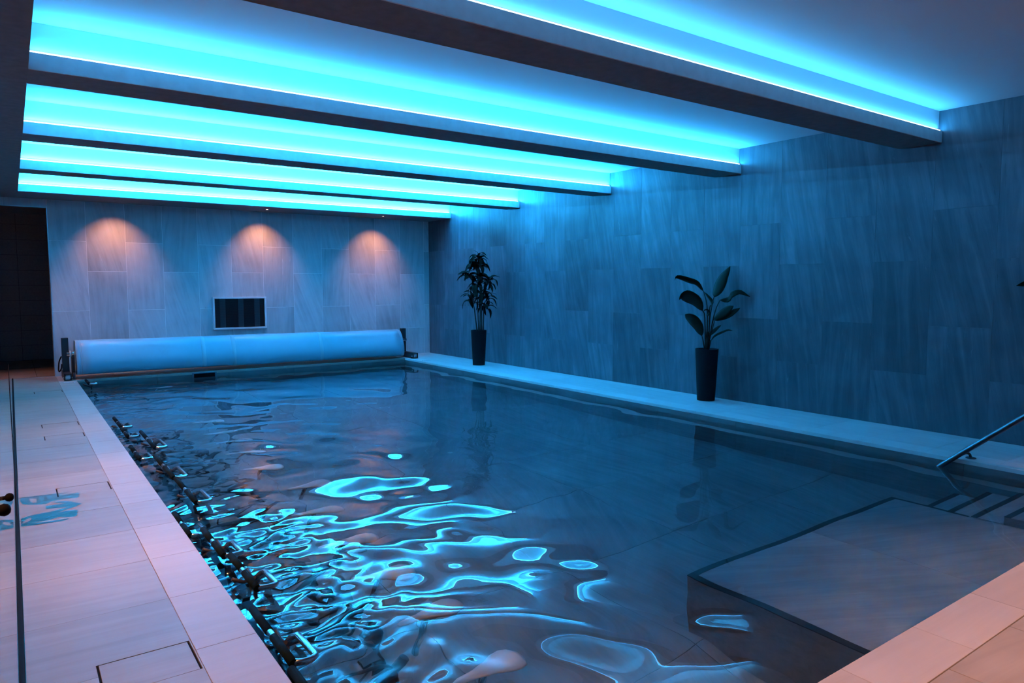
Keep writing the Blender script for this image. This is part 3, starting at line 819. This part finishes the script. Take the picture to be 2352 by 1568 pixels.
def paradise(loc, rz, label, clip=None):
    t = thing('potted_plant', label, 'plant', loc, rz)
    pot(t, .148, .113, .678, M['pot'])
    b = MB(); b.tube([(0,0,.64),(.004,0,.78),(-.002,0,.90)], [.032,.026,.014], 10); b.build('trunk', M['stem'], t)
    for pet, bl, w, d0, d1 in PB:
        n = len(pet); pts = []
        for i, (s, z) in enumerate(pet): pts.append((s, d0*i/max(1, n-1), z))
        bp_ = [(s, d0+(d1-d0)*i/(len(bl)-1), z) for i, (s, z) in enumerate(bl)]
        b = MB(); cp = curve_pts(pts+[bp_[0]], 14); b.tube(cp, [.009-.005*i/13 for i in range(14)], 8); b.build('leaf_stalk', M['stem'], t)
        blade_mesh('leaf', M['leaf'], [Vector(q) for q in bp_], w*1.22, side=Vector((bp_[0][2]-bp_[-1][2], .35, bp_[-1][0]-bp_[0][0])).normalized(), parent=t, fold=.2, twist=.12)
    return t
va = math.atan2(7.37, 5.92)
paradise((7.37, 5.94, 0), -va, 'potted plant with big paddle leaves in a tall black pot, middle of the right wall')
# a like plant stands farther along the wall; one leaf tip reaches into view
t3 = thing('potted_plant', 'paddle-leaved plant of which one dark leaf tip shows at the right edge of the photo', 'plant', (7.33, 1.62, 0), 0)
pot(t3, .148, .113, .678, M['pot'])
rr = random.Random(11)
for k in range(9):
    a = R(100)+2*PI*k/9 if k else R(118); h = rr.uniform(1.15, 1.7); o_ = rr.uniform(.1, .22)
    pts = [(0,0,.64),(.4*o_*math.cos(a), .4*o_*math.sin(a), .64+.6*(h-.64)),(o_*math.cos(a), o_*math.sin(a), h-.12)]
    if k == 0:
        pts = [(0,0,.64),(-.06,.12,1.2),(-.16,.34,1.47)]; bl = [(-.16,.34,1.47),(-.24,.46,1.515),(-.36,.60,1.525),(-.50,.705,1.495)]; w = .11
    elif math.cos(a) > .3: continue
    else:
        bl = [pts[-1],(pts[-1][0]*1.6,pts[-1][1]*1.5,h+.02),(pts[-1][0]*2.3,pts[-1][1]*1.9,h+.03)]; w = .11
        if math.sin(a) > .2: continue
    b = MB(); b.tube(curve_pts(pts, 12), .006, 8); b.build('leaf_stalk', M['stem'], t3)
    blade_mesh('leaf', M['leaf'], [Vector(q) for q in bl], w, parent=t3, side=Vector((.35, .1, .93)) if k == 0 else None)
# cane palm
pa = thing('potted_palm', 'slender cane palm in a tall black pot near the far right corner', 'plant', (7.19, 11.15, 0), -math.atan2(7.19, 11.15))
pot(pa, .148, .115, .663, M['pot'])
STEMS = [[(-.031,.64),(-.088,1.113),(-.166,1.51)],[(-.001,.64),(-.018,1.212),(-.015,1.876)],[(.024,.64),(.033,1.51),(-.014,2.054)],[(.054,.64),(.072,1.312),(.192,1.56)],[(.084,.64),(.101,1.112),(.151,1.252)]]
for i, s in enumerate(STEMS):
    d = (-.04, .03, 0, .05, -.03)[i]
    b = MB(); cp = curve_pts([(x, d*(k+.3), z) for k, (x, z) in enumerate(s)], 14); b.tube(cp, [.012-.006*k/13 for k in range(14)], 8); b.build('cane', M['stem'], pa)
blade0 = blade_mesh('leaf', M['palm'], [Vector((0,0,0)),Vector((.09,0,.045)),Vector((.17,0,.02)),Vector((.24,0,-.07))], .058, parent=pa, ns=8, fold=.35)
first = True
CROWNS = [(-.004,.0,2.024,10),(-.094,-.03,1.827,9),(.014,-.02,1.649,9),(.192,.06,1.57,9),(-.137,-.03,1.252,6),(.145,-.03,1.252,7),(-.017,-.06,1.51,8),(-.184,-.04,1.689,8),(.131,-.05,1.112,5),(.03,.05,1.86,7),(.05,-.05,1.35,6)]
rr = random.Random(21)
for cx, cy, cz, n in CROWNS:
    n += 3
    for k in range(n):
        o = blade0 if first else blade0.copy()
        if not first:
            COL.objects.link(o); o.parent = pa
        first = False
        o.location = (cx, cy, cz+rr.uniform(-.05, .04))
        o.rotation_euler = (rr.uniform(-.5, .5), rr.uniform(-.75, .75), 2*PI*(k+rr.uniform(-.3, .3))/n)
        s = rr.uniform(.75, 1.15); o.scale = (s, s*rr.uniform(1.1, 1.6), s)
b0_ = blade0.copy(); COL.objects.link(b0_); b0_.parent = pa; b0_.location = (-.02, 0, 2.03); b0_.rotation_euler = (0, R(-78), R(190)); b0_.scale = (.6, .5, .6)
